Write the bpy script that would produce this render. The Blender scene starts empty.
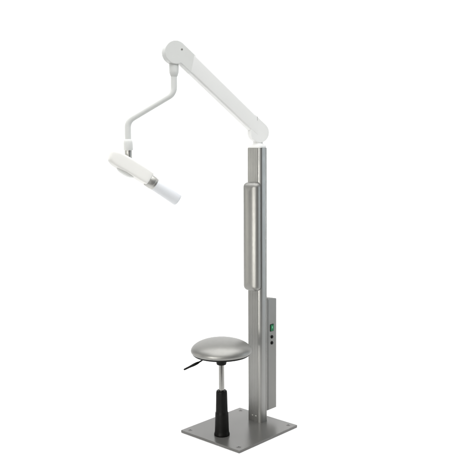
import bpy, bmesh, math
from mathutils import Vector, Matrix

S = bpy.context.scene
C = S.collection
R = math.radians
PI = math.pi

# ------------------------------------------------------------------ materials
def mat(name, col, metal=0.0, rough=0.4, bump=0.0, bscale=400.0, bstretch=(1, 1, 1), var=0.0,
        vscale=6.0, coat=0.0, rvar=0.0, spec=0.5, dust=0.0):
    m = bpy.data.materials.new(name)
    m.use_nodes = True
    nt = m.node_tree
    b = nt.nodes['Principled BSDF']
    b.inputs['Base Color'].default_value = (*col, 1)
    b.inputs['Metallic'].default_value = metal
    b.inputs['Roughness'].default_value = rough
    b.inputs['Specular IOR Level'].default_value = spec
    b.inputs['Coat Weight'].default_value = coat
    b.inputs['Coat Roughness'].default_value = 0.12
    tc = nt.nodes.new('ShaderNodeTexCoord')
    mp = nt.nodes.new('ShaderNodeMapping')
    mp.inputs['Scale'].default_value = bstretch
    nt.links.new(tc.outputs['Object'], mp.inputs['Vector'])
    if var > 0:
        n = nt.nodes.new('ShaderNodeTexNoise')
        n.inputs['Scale'].default_value = vscale
        n.inputs['Detail'].default_value = 8
        n.inputs['Roughness'].default_value = 0.65
        nt.links.new(mp.outputs['Vector'], n.inputs['Vector'])
        mr = nt.nodes.new('ShaderNodeMapRange')
        mr.inputs['From Min'].default_value = 0.3
        mr.inputs['From Max'].default_value = 0.7
        mr.inputs['To Min'].default_value = 1 - var
        mr.inputs['To Max'].default_value = 1 + var
        nt.links.new(n.outputs['Fac'], mr.inputs['Value'])
        mx = nt.nodes.new('ShaderNodeVectorMath')
        mx.operation = 'SCALE'
        mx.inputs[0].default_value = col
        nt.links.new(mr.outputs['Result'], mx.inputs['Scale'])
        nt.links.new(mx.outputs['Vector'], b.inputs['Base Color'])
    if rvar > 0:
        n2 = nt.nodes.new('ShaderNodeTexNoise')
        n2.inputs['Scale'].default_value = vscale * 1.7
        n2.inputs['Detail'].default_value = 6
        nt.links.new(tc.outputs['Object'], n2.inputs['Vector'])
        mr2 = nt.nodes.new('ShaderNodeMapRange')
        mr2.inputs['From Min'].default_value = 0.3
        mr2.inputs['From Max'].default_value = 0.7
        mr2.inputs['To Min'].default_value = rough - rvar
        mr2.inputs['To Max'].default_value = rough + rvar
        nt.links.new(n2.outputs['Fac'], mr2.inputs['Value'])
        nt.links.new(mr2.outputs['Result'], b.inputs['Roughness'])
    if bump > 0:
        n3 = nt.nodes.new('ShaderNodeTexNoise')
        n3.inputs['Scale'].default_value = bscale
        n3.inputs['Detail'].default_value = 3
        nt.links.new(mp.outputs['Vector'], n3.inputs['Vector'])
        bp = nt.nodes.new('ShaderNodeBump')
        bp.inputs['Strength'].default_value = bump
        bp.inputs['Distance'].default_value = 0.001
        nt.links.new(n3.outputs['Fac'], bp.inputs['Height'])
        nt.links.new(bp.outputs['Normal'], b.inputs['Normal'])
    return m

M = {}
M['alu'] = mat('satin_aluminium', (0.26, 0.259, 0.248), 0.72, 0.38, bump=0.02, bscale=300, bstretch=(6, 6, 0.15),
               var=0.02, vscale=14, rvar=0.03)
M['plate'] = mat('silver_painted_steel', (0.128, 0.126, 0.119), 0.32, 0.28, bump=0.015, bscale=500, var=0.015, vscale=3)
M['box'] = mat('silver_grey_enamel', (0.20, 0.198, 0.187), 0.6, 0.45, bump=0.05, bscale=500, var=0.03, vscale=6, rvar=0.03)
M['vinyl'] = mat('silver_vinyl', (0.245, 0.243, 0.230), 0.66, 0.43, bump=0.14, bscale=700, var=0.03, vscale=30, rvar=0.015)
M['white'] = mat('white_enamel', (0.75, 0.755, 0.74), 0.0, 0.34, bump=0.02, bscale=350, var=0.012, vscale=7, rvar=0.03, spec=0.22)
M['shell'] = mat('ivory_plastic', (0.76, 0.755, 0.725), 0.0, 0.40, bump=0.03, bscale=600, var=0.012, vscale=7, rvar=0.03, spec=0.22)
M['grey_white'] = mat('pale_grey_plastic', (0.67, 0.68, 0.66), 0.0, 0.36, bump=0.03, bscale=600, var=0.015, vscale=7, rvar=0.03, spec=0.22)
M['cone'] = mat('cool_white_plastic', (0.63, 0.645, 0.665), 0.0, 0.40, bump=0.02, bscale=400, var=0.012, vscale=9, spec=0.2)
M['steel'] = mat('brushed_steel', (0.46, 0.455, 0.43), 0.9, 0.42, bump=0.04, bscale=400, var=0.04, vscale=20)
M['chrome'] = mat('chrome', (0.28, 0.275, 0.26), 1.0, 0.20, bump=0.02, bscale=300, var=0.03, vscale=20)
M['black'] = mat('black_plastic', (0.004, 0.004, 0.0034), 0.0, 0.45, bump=0.06, bscale=500, var=0.15, vscale=18, rvar=0.05, spec=0.11)
M['dark'] = mat('dark_socket', (0.03, 0.03, 0.03), 0.3, 0.5)
M['gap'] = mat('dark_rubber', (0.04, 0.04, 0.04), 0.0, 0.6)
M['green'] = mat('green_lens', (0.002, 0.13, 0.045), 0.0, 0.3, spec=0.2, var=0.12, vscale=90)
M['mark'] = mat('pale_green_print', (0.10, 0.42, 0.22), 0.0, 0.35)
M['floor'] = mat('white_studio_sheet', (0.95, 0.95, 0.95), 0.0, 0.7, bump=0.05, bscale=40, var=0.01, vscale=2, spec=0.15)

# ------------------------------------------------------------------ helpers
def obj(name, bm, m, parent=None, smooth=35, bevel=0.0, seg=3):
    bmesh.ops.recalc_face_normals(bm, faces=bm.faces[:])
    me = bpy.data.meshes.new(name)
    bm.to_mesh(me)
    bm.free()
    me.materials.append(m)
    for p in me.polygons:
        p.use_smooth = True
    me.set_sharp_from_angle(angle=R(smooth))
    o = bpy.data.objects.new(name, me)
    C.objects.link(o)
    if parent:
        o.parent = parent
    if bevel:
        b = o.modifiers.new('edge', 'BEVEL')
        b.width = bevel
        b.segments = seg
        b.limit_method = 'ANGLE'
        b.angle_limit = R(40)
        b.harden_normals = True
    return o

def thing(name, label, cat, loc, rz):
    o = bpy.data.objects.new(name, None)
    C.objects.link(o)
    o.location = loc
    o.rotation_euler = (0, 0, rz)
    o.empty_display_size = 0.1
    o['label'] = label
    o['category'] = cat
    return o

def extrude(pts, frame, d0, d1):
    """closed outline pts (a,b) drawn on frame axes 0,1, pushed along axis 2 from d0 to d1"""
    O, A, B, N = frame
    bm = bmesh.new()
    lo = [bm.verts.new(O + A * a + B * b + N * d0) for a, b in pts]
    hi = [bm.verts.new(O + A * a + B * b + N * d1) for a, b in pts]
    n = len(pts)
    bm.faces.new(lo[::-1])
    bm.faces.new(hi)
    for i in range(n):
        bm.faces.new((lo[i], lo[(i + 1) % n], hi[(i + 1) % n], hi[i]))
    return bm

def rrect(hx, hy, r, k=6):
    pts = []
    for cx, cy, a0 in ((hx - r, hy - r, 0), (-hx + r, hy - r, 90), (-hx + r, -hy + r, 180), (hx - r, -hy + r, 270)):
        for i in range(k + 1):
            a = R(a0 + 90 * i / k)
            pts.append((cx + r * math.cos(a), cy + r * math.sin(a)))
    return pts

XY = (Vector((0, 0, 0)), Vector((1, 0, 0)), Vector((0, 1, 0)), Vector((0, 0, 1)))

def lathe(bm, prof, O, axis, n=64, cap=True):
    """profile (r, h) turned about axis through O"""
    axis = axis.normalized()
    A = axis.orthogonal().normalized()
    B = axis.cross(A)
    rings = []
    for r, h in prof:
        if r < 1e-6:
            rings.append([bm.verts.new(O + axis * h)])
        else:
            rings.append([bm.verts.new(O + axis * h + (A * math.cos(2 * PI * i / n) + B * math.sin(2 * PI * i / n)) * r)
                          for i in range(n)])
    for p, q in zip(rings, rings[1:]):
        for i in range(n):
            j = (i + 1) % n
            if len(p) == 1 and len(q) == 1:
                continue
            if len(p) == 1:
                bm.faces.new((p[0], q[i], q[j]))
            elif len(q) == 1:
                bm.faces.new((p[i], p[j], q[0]))
            else:
                bm.faces.new((p[i], p[j], q[j], q[i]))
    if cap:
        for rg in (rings[0], rings[-1]):
            if len(rg) > 2:
                bm.faces.new(rg)
    return bm

def turned(prof, O, axis=Vector((0, 0, 1)), n=64):
    return lathe(bmesh.new(), prof, O, axis, n)

def loft(rings):
    bm = bmesh.new()
    vs = [[bm.verts.new(p) for p in rg] for rg in rings]
    n = len(vs[0])
    for p, q in zip(vs, vs[1:]):
        for i in range(n):
            j = (i + 1) % n
            bm.faces.new((p[i], p[j], q[j], q[i]))
    bm.faces.new(vs[0])
    bm.faces.new(vs[-1][::-1])
    return bm

def tube(path, radii, n=32):
    """swept round tube along a path of points with parallel-transported frame"""
    path = [Vector(p) for p in path]
    if not hasattr(radii, '__len__'):
        radii = [radii] * len(path)
    rings = []
    t0 = (path[1] - path[0]).normalized()
    A = t0.orthogonal().normalized()
    for i, p in enumerate(path):
        if i == 0:
            t = t0
        elif i == len(path) - 1:
            t = (path[-1] - path[-2]).normalized()
        else:
            t = ((path[i + 1] - p).normalized() + (p - path[i - 1]).normalized()).normalized()
        A = (A - t * A.dot(t)).normalized()
        B = t.cross(A)
        rings.append([p + (A * math.cos(2 * PI * k / n) + B * math.sin(2 * PI * k / n)) * radii[i] for k in range(n)])
    return loft(rings)

def fillet(corners, rad, k=12):
    """round the inner corners of a polyline"""
    c = [Vector(p) for p in corners]
    out = [c[0]]
    for i in range(1, len(c) - 1):
        a = (c[i - 1] - c[i]).normalized()
        b = (c[i + 1] - c[i]).normalized()
        ang = a.angle(b)
        d = rad / math.tan(ang / 2)
        ctr = c[i] + (a + b).normalized() * (rad / math.sin(ang / 2))
        p0, p1 = c[i] + a * d, c[i] + b * d
        u, v = (p0 - ctr), (p1 - ctr)
        tot = u.angle(v)
        ax = u.cross(v).normalized()
        for s in range(k + 1):
            out.append(ctr + Matrix.Rotation(tot * s / k, 3, ax) @ u)
    out.append(c[-1])
    return out

def slab(lo, hi):
    bm = bmesh.new()
    bmesh.ops.create_cube(bm, size=1)
    c = [(a + b) / 2 for a, b in zip(lo, hi)]
    s = [b - a for a, b in zip(lo, hi)]
    for v in bm.verts:
        v.co = Vector([v.co[i] * s[i] + c[i] for i in range(3)])
    return bm

def pillow(hx, hz, r, prof, frame, crown=0.0065):
    """upholstered pad: rounded-rectangle rings; prof = (inset, height) from rim to crown"""
    O, A, B, N = frame
    rings = []
    for ins, h in prof:
        rr = max(r - ins, 0.0002)
        w = min(1.0, ins / 0.030)
        w = w * w * (3 - 2 * w)
        rings.append([O + A * a + B * b + N * (h + crown * w * (1 - (a / hx) ** 2)) for a, b in rrect(hx - ins, hz - ins, rr, 8)])
    return loft(rings)

# ------------------------------------------------------------------ the stand
YAW = R(-42.5)
ROOT = Vector((0.0452, 0.0017, 0.0))
unit = thing('x_ray_unit', 'tall silver floor stand with padded column and white folding arm carrying an x-ray head',
             'x-ray unit', ROOT, YAW)
INV = (Matrix.Translation(ROOT) @ Matrix.Rotation(YAW, 4, 'Z')).inverted()
def W(x, y, z):                      # world point -> the stand's own axes
    return INV @ Vector((x, y, z))
def WD(x, y, z):
    return (INV.to_3x3() @ Vector((x, y, z))).normalized()
ex, ey, ez = Vector((1, 0, 0)), Vector((0, 1, 0)), Vector((0, 0, 1))

# base plate with four levelling bolts
T = 0.016
plate = obj('base_plate', extrude([(a, b - 0.001) for a, b in rrect(0.250, 0.281, 0.004)], XY, 0.0015, T), M['plate'], unit, bevel=0.0018)
for sx in (-1, 1):
    for sy in (-1, 1):
        p = Vector((sx * 0.207, sy * 0.240, T))
        b = obj('bolt', turned([(0.0, 0.0008), (0.0068, 0.0008), (0.0074, 0.0016), (0.0120, 0.0016), (0.0135, 0.0006), (0.0140, -0.001)], p, ez, 32),
                M['plate'], plate)
        obj('socket', turned([(0.0, 0.0013), (0.0074, 0.0013), (0.0074, -0.0005), (0, -0.0005)], p, ez, 6), M['dark'], plate)

# column: extruded section with a ribbed front and round corners
U2 = 0.054
V0, V1 = 0.144, 0.211
ZT = 1.7975
sec = []
for u, v in ((0.0335, 0.0), (0.0365, 0.0009), (0.0400, 0.0026), (0.0435, 0.0047), (0.0470, 0.0072), (0.0498, 0.0098), (0.0520, 0.0128), (0.0534, 0.0165), (U2, 0.0205)):
    sec.append((u, V0 + v))                            # front right corner: a broad soft chamfer
sec += [(U2, V0 + 0.050), (U2 - 0.0016, V0 + 0.0508), (U2 - 0.0016, V0 + 0.0532), (U2, V0 + 0.054)]
for s, a0 in ((1, 0), (-1, 90)):
    for i in range(5):
        a = R(a0 + 90 * i / 4)
        sec.append((s * (U2 - 0.006) + 0.006 * math.cos(a), V1 - 0.006 + 0.006 * math.sin(a)))
for i in range(9):
    a = R(180 + 90 * i / 8)
    sec.append((-U2 + 0.006 + 0.006 * math.cos(a), V0 + 0.006 + 0.006 * math.sin(a)))
xs = [-0.0410, -0.0270, -0.0130, 0.0010, 0.0150, 0.0285]
for x in xs:                                           # shallow grooves
    sec += [(x - 0.0013, V0), (x - 0.0005, V0 + 0.0008), (x + 0.0005, V0 + 0.0008), (x + 0.0013, V0)]
column = obj('column', extrude(sec, XY, T, ZT), M['alu'], unit, smooth=28)
bc = rrect(U2 + 0.001, (V1 - V0) / 2 + 0.001, 0.017)
capf = (Vector((0, (V0 + V1) / 2, 0)), ex, ey, ez)
obj('column_cap', extrude(bc, capf, ZT, ZT + 0.0155), M['white'], column, bevel=0.003)
for x in (-0.016, 0.012):
    s = obj('screw', turned([(0.0055, -0.001), (0.0055, 0.001), (0.004, 0.0022), (0, 0.0026)], Vector((x, V0, 0.056)), -ey, 20), M['steel'], column)

# backrest pad on the column's front
padf = (Vector((0, V0, 1.2355)), ex, ez, -ey)
prof = [(0.006, 0.0005), (0.001, 0.004), (0.0, 0.010), (0.0, 0.022)]
for i in range(1, 9):
    a = R(70) * i / 8
    prof.append((0.021 * (1 - math.cos(a)), 0.022 + 0.022 * math.sin(a)))
i0, h0 = prof[-1]
for i in range(1, 13):
    t = i / 12
    prof.append((i0 + (0.0602 - i0) * t, h0 + 0.0065 * (1 - (1 - t) ** 2.0)))
pad = obj('backrest_pad', pillow(0.0605, 0.346, 0.031, prof, padf), M['vinyl'], unit, smooth=80)

# control box behind the column, its top sloping to the rear
D0, D1 = V1 + 0.0006, V1 + 0.0950
boxo = [(D0, 0.0835), (D1, 0.0835), (D1, 0.819), (D0 + 0.004, 0.834), (D0, 0.834)]
boxf = (Vector((0, 0, 0)), ey, ez, ex)
box = obj('control_box', extrude(boxo, boxf, -0.052, 0.0535), M['box'], unit, bevel=0.0025)
obj('seam', extrude([(D0 + 0.0095, 0.085), (D0 + 0.0125, 0.085), (D0 + 0.0125, 0.822), (D0 + 0.0095, 0.822)], boxf, 0.0530, 0.0539), M['gap'], box)
XF = 0.0535
sv = D0 + 0.047
bez = obj('switch_bezel', extrude([(sv + a, 0.631 + b) for a, b in rrect(0.0175, 0.0235, 0.003)], boxf, XF - 0.002, XF + 0.003), M['black'], box, bevel=0.001)
sw = obj('power_switch', extrude([(sv + a, 0.631 + b) for a, b in rrect(0.0145, 0.0205, 0.002)], boxf, XF + 0.001, XF + 0.0052), M['green'], box, bevel=0.001)
obj('mark', extrude([(sv + a, 0.634 + b) for a, b in rrect(0.0045, 0.0075, 0.003)], boxf, XF + 0.0045, XF + 0.0056), M['mark'], box)
for z in (0.5700, 0.5300):
    obj('button', turned([(0.0115, -0.001), (0.0115, 0.002), (0.0092, 0.0042), (0.0085, 0.0068), (0.0075, 0.0075), (0, 0.0078)],
                         Vector((XF, sv, z)), ex, 32), M['black'], box)

# neck and elbow on top of the column
colc = Vector((0, 0.177, 0))
cw = Vector((0.16516, 0.13182, 0))                     # the column's axis in world metres
head_a = R(22)
adx, ady = -math.cos(head_a), -math.sin(head_a)
nrm = WD(math.sin(head_a), -math.cos(head_a), 0)
def onarm(along, z):
    return W(cw.x + adx * along, cw.y + ady * along, z)
LJ, UJ = onarm(-0.0045, 1.8937), onarm(0.5386, 2.3658)
axis = (UJ - LJ).normalized()
upw = nrm.cross(axis)
if upw.z < 0:
    upw = -upw
neckp = onarm(-0.0055, 0)
neckp.z = ZT + 0.0155
obj('neck', turned([(0.037, -0.001), (0.037, 0.006), (0.032, 0.010), (0.030, 0.020), (0.030, 0.05)], neckp, ez, 48), M['white'], unit)
HW = 0.0385
knuckle = obj('elbow_knuckle', extrude([(0.0600 * math.cos(R(a)), 0.0600 * math.sin(R(a))) for a in range(0, 360, 6)],
                                       (LJ, axis, upw, nrm), -0.034, 0.012), M['white'], unit, bevel=0.010, seg=5)

def teardrop(r, ext, sgn, low, ext_low=None, k=40):
    """joint cover outline: a disc with a straight tongue running along the arm (sgn = tongue direction)"""
    a1 = 2 * PI + math.asin(low / r)
    pts = [(sgn * ext, r)]
    for i in range(2 * k + 1):
        a = PI / 2 + (a1 - PI / 2) * i / (2 * k)
        pts.append((sgn * r * math.cos(a), r * math.sin(a)))
    pts.append((sgn * (ext_low or ext), low))
    return pts

# arm tube: rounded-rectangle section between the two joint covers
L = (UJ - LJ).length
HW = 0.0345
rings = []
for k, o2, h2 in ((0, 0.0178, 0.0468), (1, 0.0205, 0.0500)):
    rg = []
    for a, b in rrect(HW, h2, 0.011, 8):               # slanted ends, like the seams of the covers
        t = 0.079 + (b - h2) * 0.90 if k == 0 else L - 0.090 - (h2 - b) * 0.57
        rg.append(LJ + axis * t + upw * (o2 + b) + nrm * a)
    rings.append(rg)
arm = obj('support_arm', loft(rings), M['white'], unit, smooth=50)
cover = teardrop(0.0178 + 0.0468 - 0.0008, 0.095, 1, 0.0178 - 0.0468 + 0.0008)
obj('joint_cover', extrude(cover, (LJ, axis, upw, nrm), -HW + 0.022, HW - 0.0008), M['white'], arm, bevel=0.0085, seg=5)
a = LJ + axis * 0.0785 + upw * (0.0178 + 0.0455)
b = a - ez * 0.026
s = Vector(axis) - ez * axis.dot(ez)
s = s.normalized() * 0.0007
obj('seam', extrude([(-1, 0), (1, 0), (1, 1), (-1, 1)], (a, s, b - a, nrm), HW - 0.002, HW + 0.0004), M['box'], arm)
cover2 = teardrop(0.0205 + 0.0500 - 0.0008, 0.104, -1, 0.0205 - 0.0500 + 0.0008, 0.160)
jc = obj('joint_cover', extrude(cover2, (UJ, axis, upw, nrm), -HW + 0.0008, HW - 0.0008), M['grey_white'], arm, bevel=0.0085, seg=5)
sp = W(-0.3014, -0.0567, 2.3831)
sp = UJ + axis * ((sp - UJ).dot(axis)) + upw * ((sp - UJ).dot(upw)) + nrm * (HW - 0.0008)
obj('screw', turned([(0.0058, -0.001), (0.0058, 0.0012), (0.0035, 0.0014), (0.003, 0.0004), (0, 0.0004)], sp, nrm, 24), M['steel'], arm)

# cranked tube hanging from the outer joint
y = -0.0700
pts = fillet([W(-0.3386, y, 2.309), W(-0.3404, y, 2.1265), W(-0.6213, y, 1.9637), W(-0.6230, y, 1.800)], 0.064, 14)
crank = obj('drop_tube', tube(pts, 0.0188, 40), M['grey_white'], unit, smooth=60)
dz = ez
obj('collar', turned([(0.0272, 0.012), (0.0287, 0.008), (0.0287, -0.048), (0.0277, -0.056), (0.0215, -0.075), (0.0191, -0.078)],
                     W(-0.3390, y, 2.304), ez, 48), M['grey_white'], crank)
obj('collar', turned([(0.0191, 0.067), (0.0232, 0.063), (0.0273, 0.052), (0.0284, 0.042), (0.0284, 0.004), (0.0266, 0.0)],
                     W(-0.6220, y, 1.7878), ez, 48), M['grey_white'], crank)
obj('swivel', turned([(0.0214, 0.004), (0.0214, -0.03), (0.0198, -0.075)], W(-0.6219, y, 1.7878), ez, 40), M['steel'], unit)

# the x-ray head: rounded shell, ring and cone
ang = R(-30)
HO = W(-0.6082, y, 1.6779)
K = 1.031
psi, phi = R(16), R(16)                                # cone end turned away, face tipped up
he = WD(math.cos(ang) * math.cos(psi), math.sin(psi), math.sin(ang))
hn0 = WD(0, -1, 0)
hn0 = (hn0 - he * hn0.dot(he)).normalized()
hu0 = he.cross(hn0)
if hu0.z < 0:
    hu0 = -hu0
hn = hn0 * math.cos(phi) + hu0 * math.sin(phi)
hu = hu0 * math.cos(phi) - hn0 * math.sin(phi)
def section(e, c, a, d, p, sh=0.0, n=56):
    out = []
    for i in range(n):
        t = 2 * PI * i / n
        ct, st = math.cos(t), math.sin(t)
        x = math.copysign(abs(ct) ** (2 / p), ct) * a
        z = math.copysign(abs(st) ** (2 / p), st) * d
        out.append(HO + (he * (e + sh * x) + hu * (c + x) + hn * z) * K)
    return out
st = []
for e, c, a, d, p, sh in ((-0.1420, 0.010, 0.0270, 0.0290, 2.6, -.20), (-0.1412, 0.010, 0.0310, 0.0325, 2.8, -.20), (-0.1385, 0.0098, 0.0345, 0.0360, 3.2, -.20),
                          (-0.1330, 0.0090, 0.0375, 0.0390, 3.8, -.18), (-0.118, 0.0080, 0.0405, 0.0420, 4.6, -.12), (-0.100, 0.0070, 0.0428, 0.0440, 6.5, -.08),
                          (-0.060, 0.0060, 0.0440, 0.0450, 7, 0), (-0.02, 0.0060, 0.0438, 0.0450, 7, .03), (0.03, 0.0042, 0.0430, 0.0450, 7, .06),
                          (0.080, 0.0015, 0.0422, 0.0445, 7, .08), (0.108, -0.001, 0.0412, 0.0435, 6.5, .10), (0.1165, -0.002, 0.0402, 0.042, 6, .10),
                          (0.1205, -0.002, 0.0385, 0.040, 5.5, .10), (0.1222, -0.002, 0.0350, 0.036, 5, .10)):
    st.append((e * 1.03, c, a, d, p, sh))
head = obj('x_ray_head', loft([section(*s) for s in st]), M['shell'], unit, smooth=60)
# grip swelling under the shell
gp = [(-0.075, -0.032, 0.008, 0.012), (-0.066, -0.0360, 0.011, 0.022), (-0.050, -0.0395, 0.013, 0.028), (-0.025, -0.0415, 0.0135, 0.030), (0.0, -0.0415, 0.0135, 0.030),
      (0.018, -0.0390, 0.013, 0.027), (0.030, -0.0360, 0.011, 0.021), (0.036, -0.034, 0.008, 0.012)]
obj('grip', loft([section(e, c, a, d, 2.6, 0.0, 40) for e, c, a, d in gp]), M['grey_white'], head, smooth=60)
c0 = HO + (he * 0.121 + hu0 * -0.0095) * K
c1 = HO + (he * 0.343 + hu0 * -0.0290) * K
ca = (c1 - c0).normalized()
cl = (c1 - c0).length
obj('ring', turned([(0.0392, -0.004), (0.0412, 0.002), (0.0412, 0.036), (0.0402, 0.040), (0.0394, 0.041), (0.0394, 0.050), (0.038, 0.0535), (0.031, 0.054)], c0, ca, 64), M['steel'], head)
obj('cone', turned([(0.0375, 0.050), (0.0388, 0.056), (0.0394, cl - 0.012), (0.0382, cl - 0.005), (0.0360, cl - 0.0010), (0.032, cl), (0.0285, cl - 0.002), (0.0275, cl - 0.03), (0, cl - 0.031)], c0, ca, 64),
    M['cone'], head)

# ------------------------------------------------------------------ the stool
SL = INV.inverted() @ Vector((-0.0016, -0.1645, T))
stool = thing('stool', 'round silver padded stool on a chrome post with black sleeve, beside the column', 'stool', SL, 0)
def P(z):
    return Vector((0, 0, z - T))
Z0 = Vector((0, 0, -T))
cush = [(0, 0.6290)]
for i in range(1, 15):
    a = R(90 - 90 * i / 14)
    cush.append((0.1885 * math.cos(a) ** 0.86, 0.5575 + 0.0715 * math.sin(a) ** 1.12))
cush += [(0.1880, 0.553), (0.1865, 0.548), (0.1835, 0.5440), (0.1780, 0.5405)]
seat = obj('seat', lathe(bmesh.new(), cush, Z0, ez, 128), M['vinyl'], stool, smooth=70)
obj('seat_underside', turned([(0.1795, 0.5415), (0.1785, 0.536), (0.1735, 0.5315), (0.166, 0.530), (0, 0.530)], Z0, ez, 96), M['black'], seat)
obj('hub', turned([(0.040, 0.531), (0.0395, 0.505), (0.033, 0.500), (0.0315, 0.476), (0.029, 0.468), (0.016, 0.466)], Z0, ez, 40), M['black'], stool)
obj('post', turned([(0.0168, 0.29), (0.0168, 0.47)], Z0, ez, 48), M['chrome'], stool)
# black sleeve with a faintly fluted upper part
bm = bmesh.new()
rows = [(0.017, 0.3030, 0), (0.0285, 0.3030, 0), (0.0325, 0.2990, .5), (0.0345, 0.290, 1), (0.0350, 0.270, 1), (0.0372, 0.170, .8), (0.0376, 0.166, .4), (0.0405, 0.160, .1), (0.0412, 0.150, .25),
        (0.0440, 0.050, .2), (0.0450, 0.036, 0), (0.0485, 0.026, 0), (0.0490, 0.0195, 0), (0.0475, T, 0)]
n = 96
rings = []
for r, z, f in rows:
    rings.append([Vector(((r - 0.0014 * f * (1 if (i % 8) in (3, 4) else 0)) * math.cos(2 * PI * i / n), (r - 0.0014 * f * (1 if (i % 8) in (3, 4) else 0)) * math.sin(2 * PI * i / n), z - T)) for i in range(n)])
obj('sleeve', loft(rings), M['black'], stool, smooth=30)
# lever (points measured in world axes relative to the stool)
BASE = Vector((SL.x, SL.y, T))
def ls(x, y, z):
    return Vector((x, y, z)) - BASE
lp = [ls(BASE.x - 0.02, BASE.y - 0.007, 0.520), ls(-0.150, -0.147, 0.5205), ls(-0.172, -0.155, 0.513), ls(-0.2096, -0.1687, 0.4925), ls(-0.215, -0.1706, 0.4905)]
lever = obj('lever', tube(lp, 0.0048, 20), M['black'], stool, smooth=60)
g0, g1 = ls(-0.2010, -0.1656, 0.4968), ls(-0.2955, -0.1998, 0.4590)
gl = (g1 - g0)
gside = gl.cross(ez).normalized()
gup = gside.cross(gl).normalized()
gr = []
for t, a, b in ((0, .004, .004), (.03, .0062, .006), (.12, .0098, .0075), (.25, .0120, .0082), (.40, .0115, .0080), (.52, .0088, .007), (.66, .0070, .0060), (.85, .0068, .0058), (.95, .0062, .0054), (1.0, .0035, .003)):
    gr.append([g0 + gl * t + gside * (a * math.cos(2 * PI * k / 24)) + gup * (b * math.sin(2 * PI * k / 24)) for k in range(24)])
obj('grip', loft(gr), M['black'], lever, smooth=60)

# ------------------------------------------------------------------ studio sheet: floor sweeping up into the backdrop
bm = bmesh.new()
line = [(-1.3, 0.0), (2.2, 0.0)]
for i in range(1, 25):
    a = R(90 * i / 24)
    line.append((2.2 + 1.4 * math.sin(a), 1.4 - 1.4 * math.cos(a)))
line.append((3.6, 4.6))
cols = []
for sx in (-1, 1):                                     # the sheet widens towards the back
    cols.append([bm.verts.new((sx * (2.1 + 2.7 * min(1.0, max(0.0, (yy + 1.3) / 3.5))), yy, zz)) for yy, zz in line])
for i in range(len(line) - 1):
    bm.faces.new((cols[0][i], cols[1][i], cols[1][i + 1], cols[0][i + 1]))
sheet = obj('floor', bm, M['floor'], smooth=60)
sheet['kind'] = 'structure'
sheet['label'] = 'seamless white studio floor curving up into a white backdrop'

# ------------------------------------------------------------------ light
def area(name, loc, target, sx, sy, power, col=(1, 1, 1)):
    l = bpy.data.lights.new(name, 'AREA')
    l.shape = 'RECTANGLE'
    l.size, l.size_y = sx, sy
    l.energy = power
    l.color = col
    o = bpy.data.objects.new(name, l)
    C.objects.link(o)
    o.location = loc
    o.rotation_euler = (Vector(target) - Vector(loc)).to_track_quat('-Z', 'Y').to_euler()
    return o
area('overhead_softbox', (0.0, -1.5, 4.6), (0, -1.3, 0), 5.5, 4.6, 265)
area('backdrop_lamp', (0.0, 0.9, 4.4), (0, 3.6, 1.2), 9.0, 0.8, 250)
area('front_softbox', (-0.7, -5.1, 1.65), (0.0, 0, 1.5), 1.2, 1.4, 32, (1, 0.99, 0.97))
key = area('key_softbox', (-2.5, -4.2, 0.85), (0.1, 0, 0.85), 1.0, 1.3, 7.5, (1, 0.985, 0.95))
key.data.spread = R(36)                                # honeycomb grid: a narrow beam on the pad and seat
side = area('side_softbox', (3.3, 0.35, 1.25), (0.1, 0.1, 1.15), 1.4, 2.1, 2.7, (0.84, 0.93, 1))
side.data.spread = R(48)
left = area('left_fill', (-3.5, 0.3, 1.35), (0.1, 0.1, 1.35), 1.6, 1.9, 2.5, (1, 0.985, 0.92))  # added fill, no known source: lightens the left of column and pad
left.data.spread = R(44)

w = bpy.data.worlds.new('World')
S.world = w
w.use_nodes = True
bg = w.node_tree.nodes['Background']
bg.inputs['Color'].default_value = (0.95, 0.98, 1.0, 1)
bg.inputs['Strength'].default_value = 0.1

# ------------------------------------------------------------------ camera
cam = bpy.data.cameras.new('camera')
co = bpy.data.objects.new('camera', cam)
C.objects.link(co)
cam.sensor_width = 36
cam.lens = 36 * 760 / 463
cam.clip_end = 100
co.matrix_world = (Matrix.Translation((0, -4.7, 1.8127)) @ Matrix.Rotation(R(90 - 6.45), 4, 'X') @ Matrix.Rotation(R(-0.33), 4, 'Z'))
S.camera = co

S.view_settings.view_transform = 'Standard'
S.view_settings.look = 'None'
S.view_settings.exposure = 0
S.view_settings.gamma = 1
S.cycles.use_denoising = True
S.cycles.max_bounces = 10
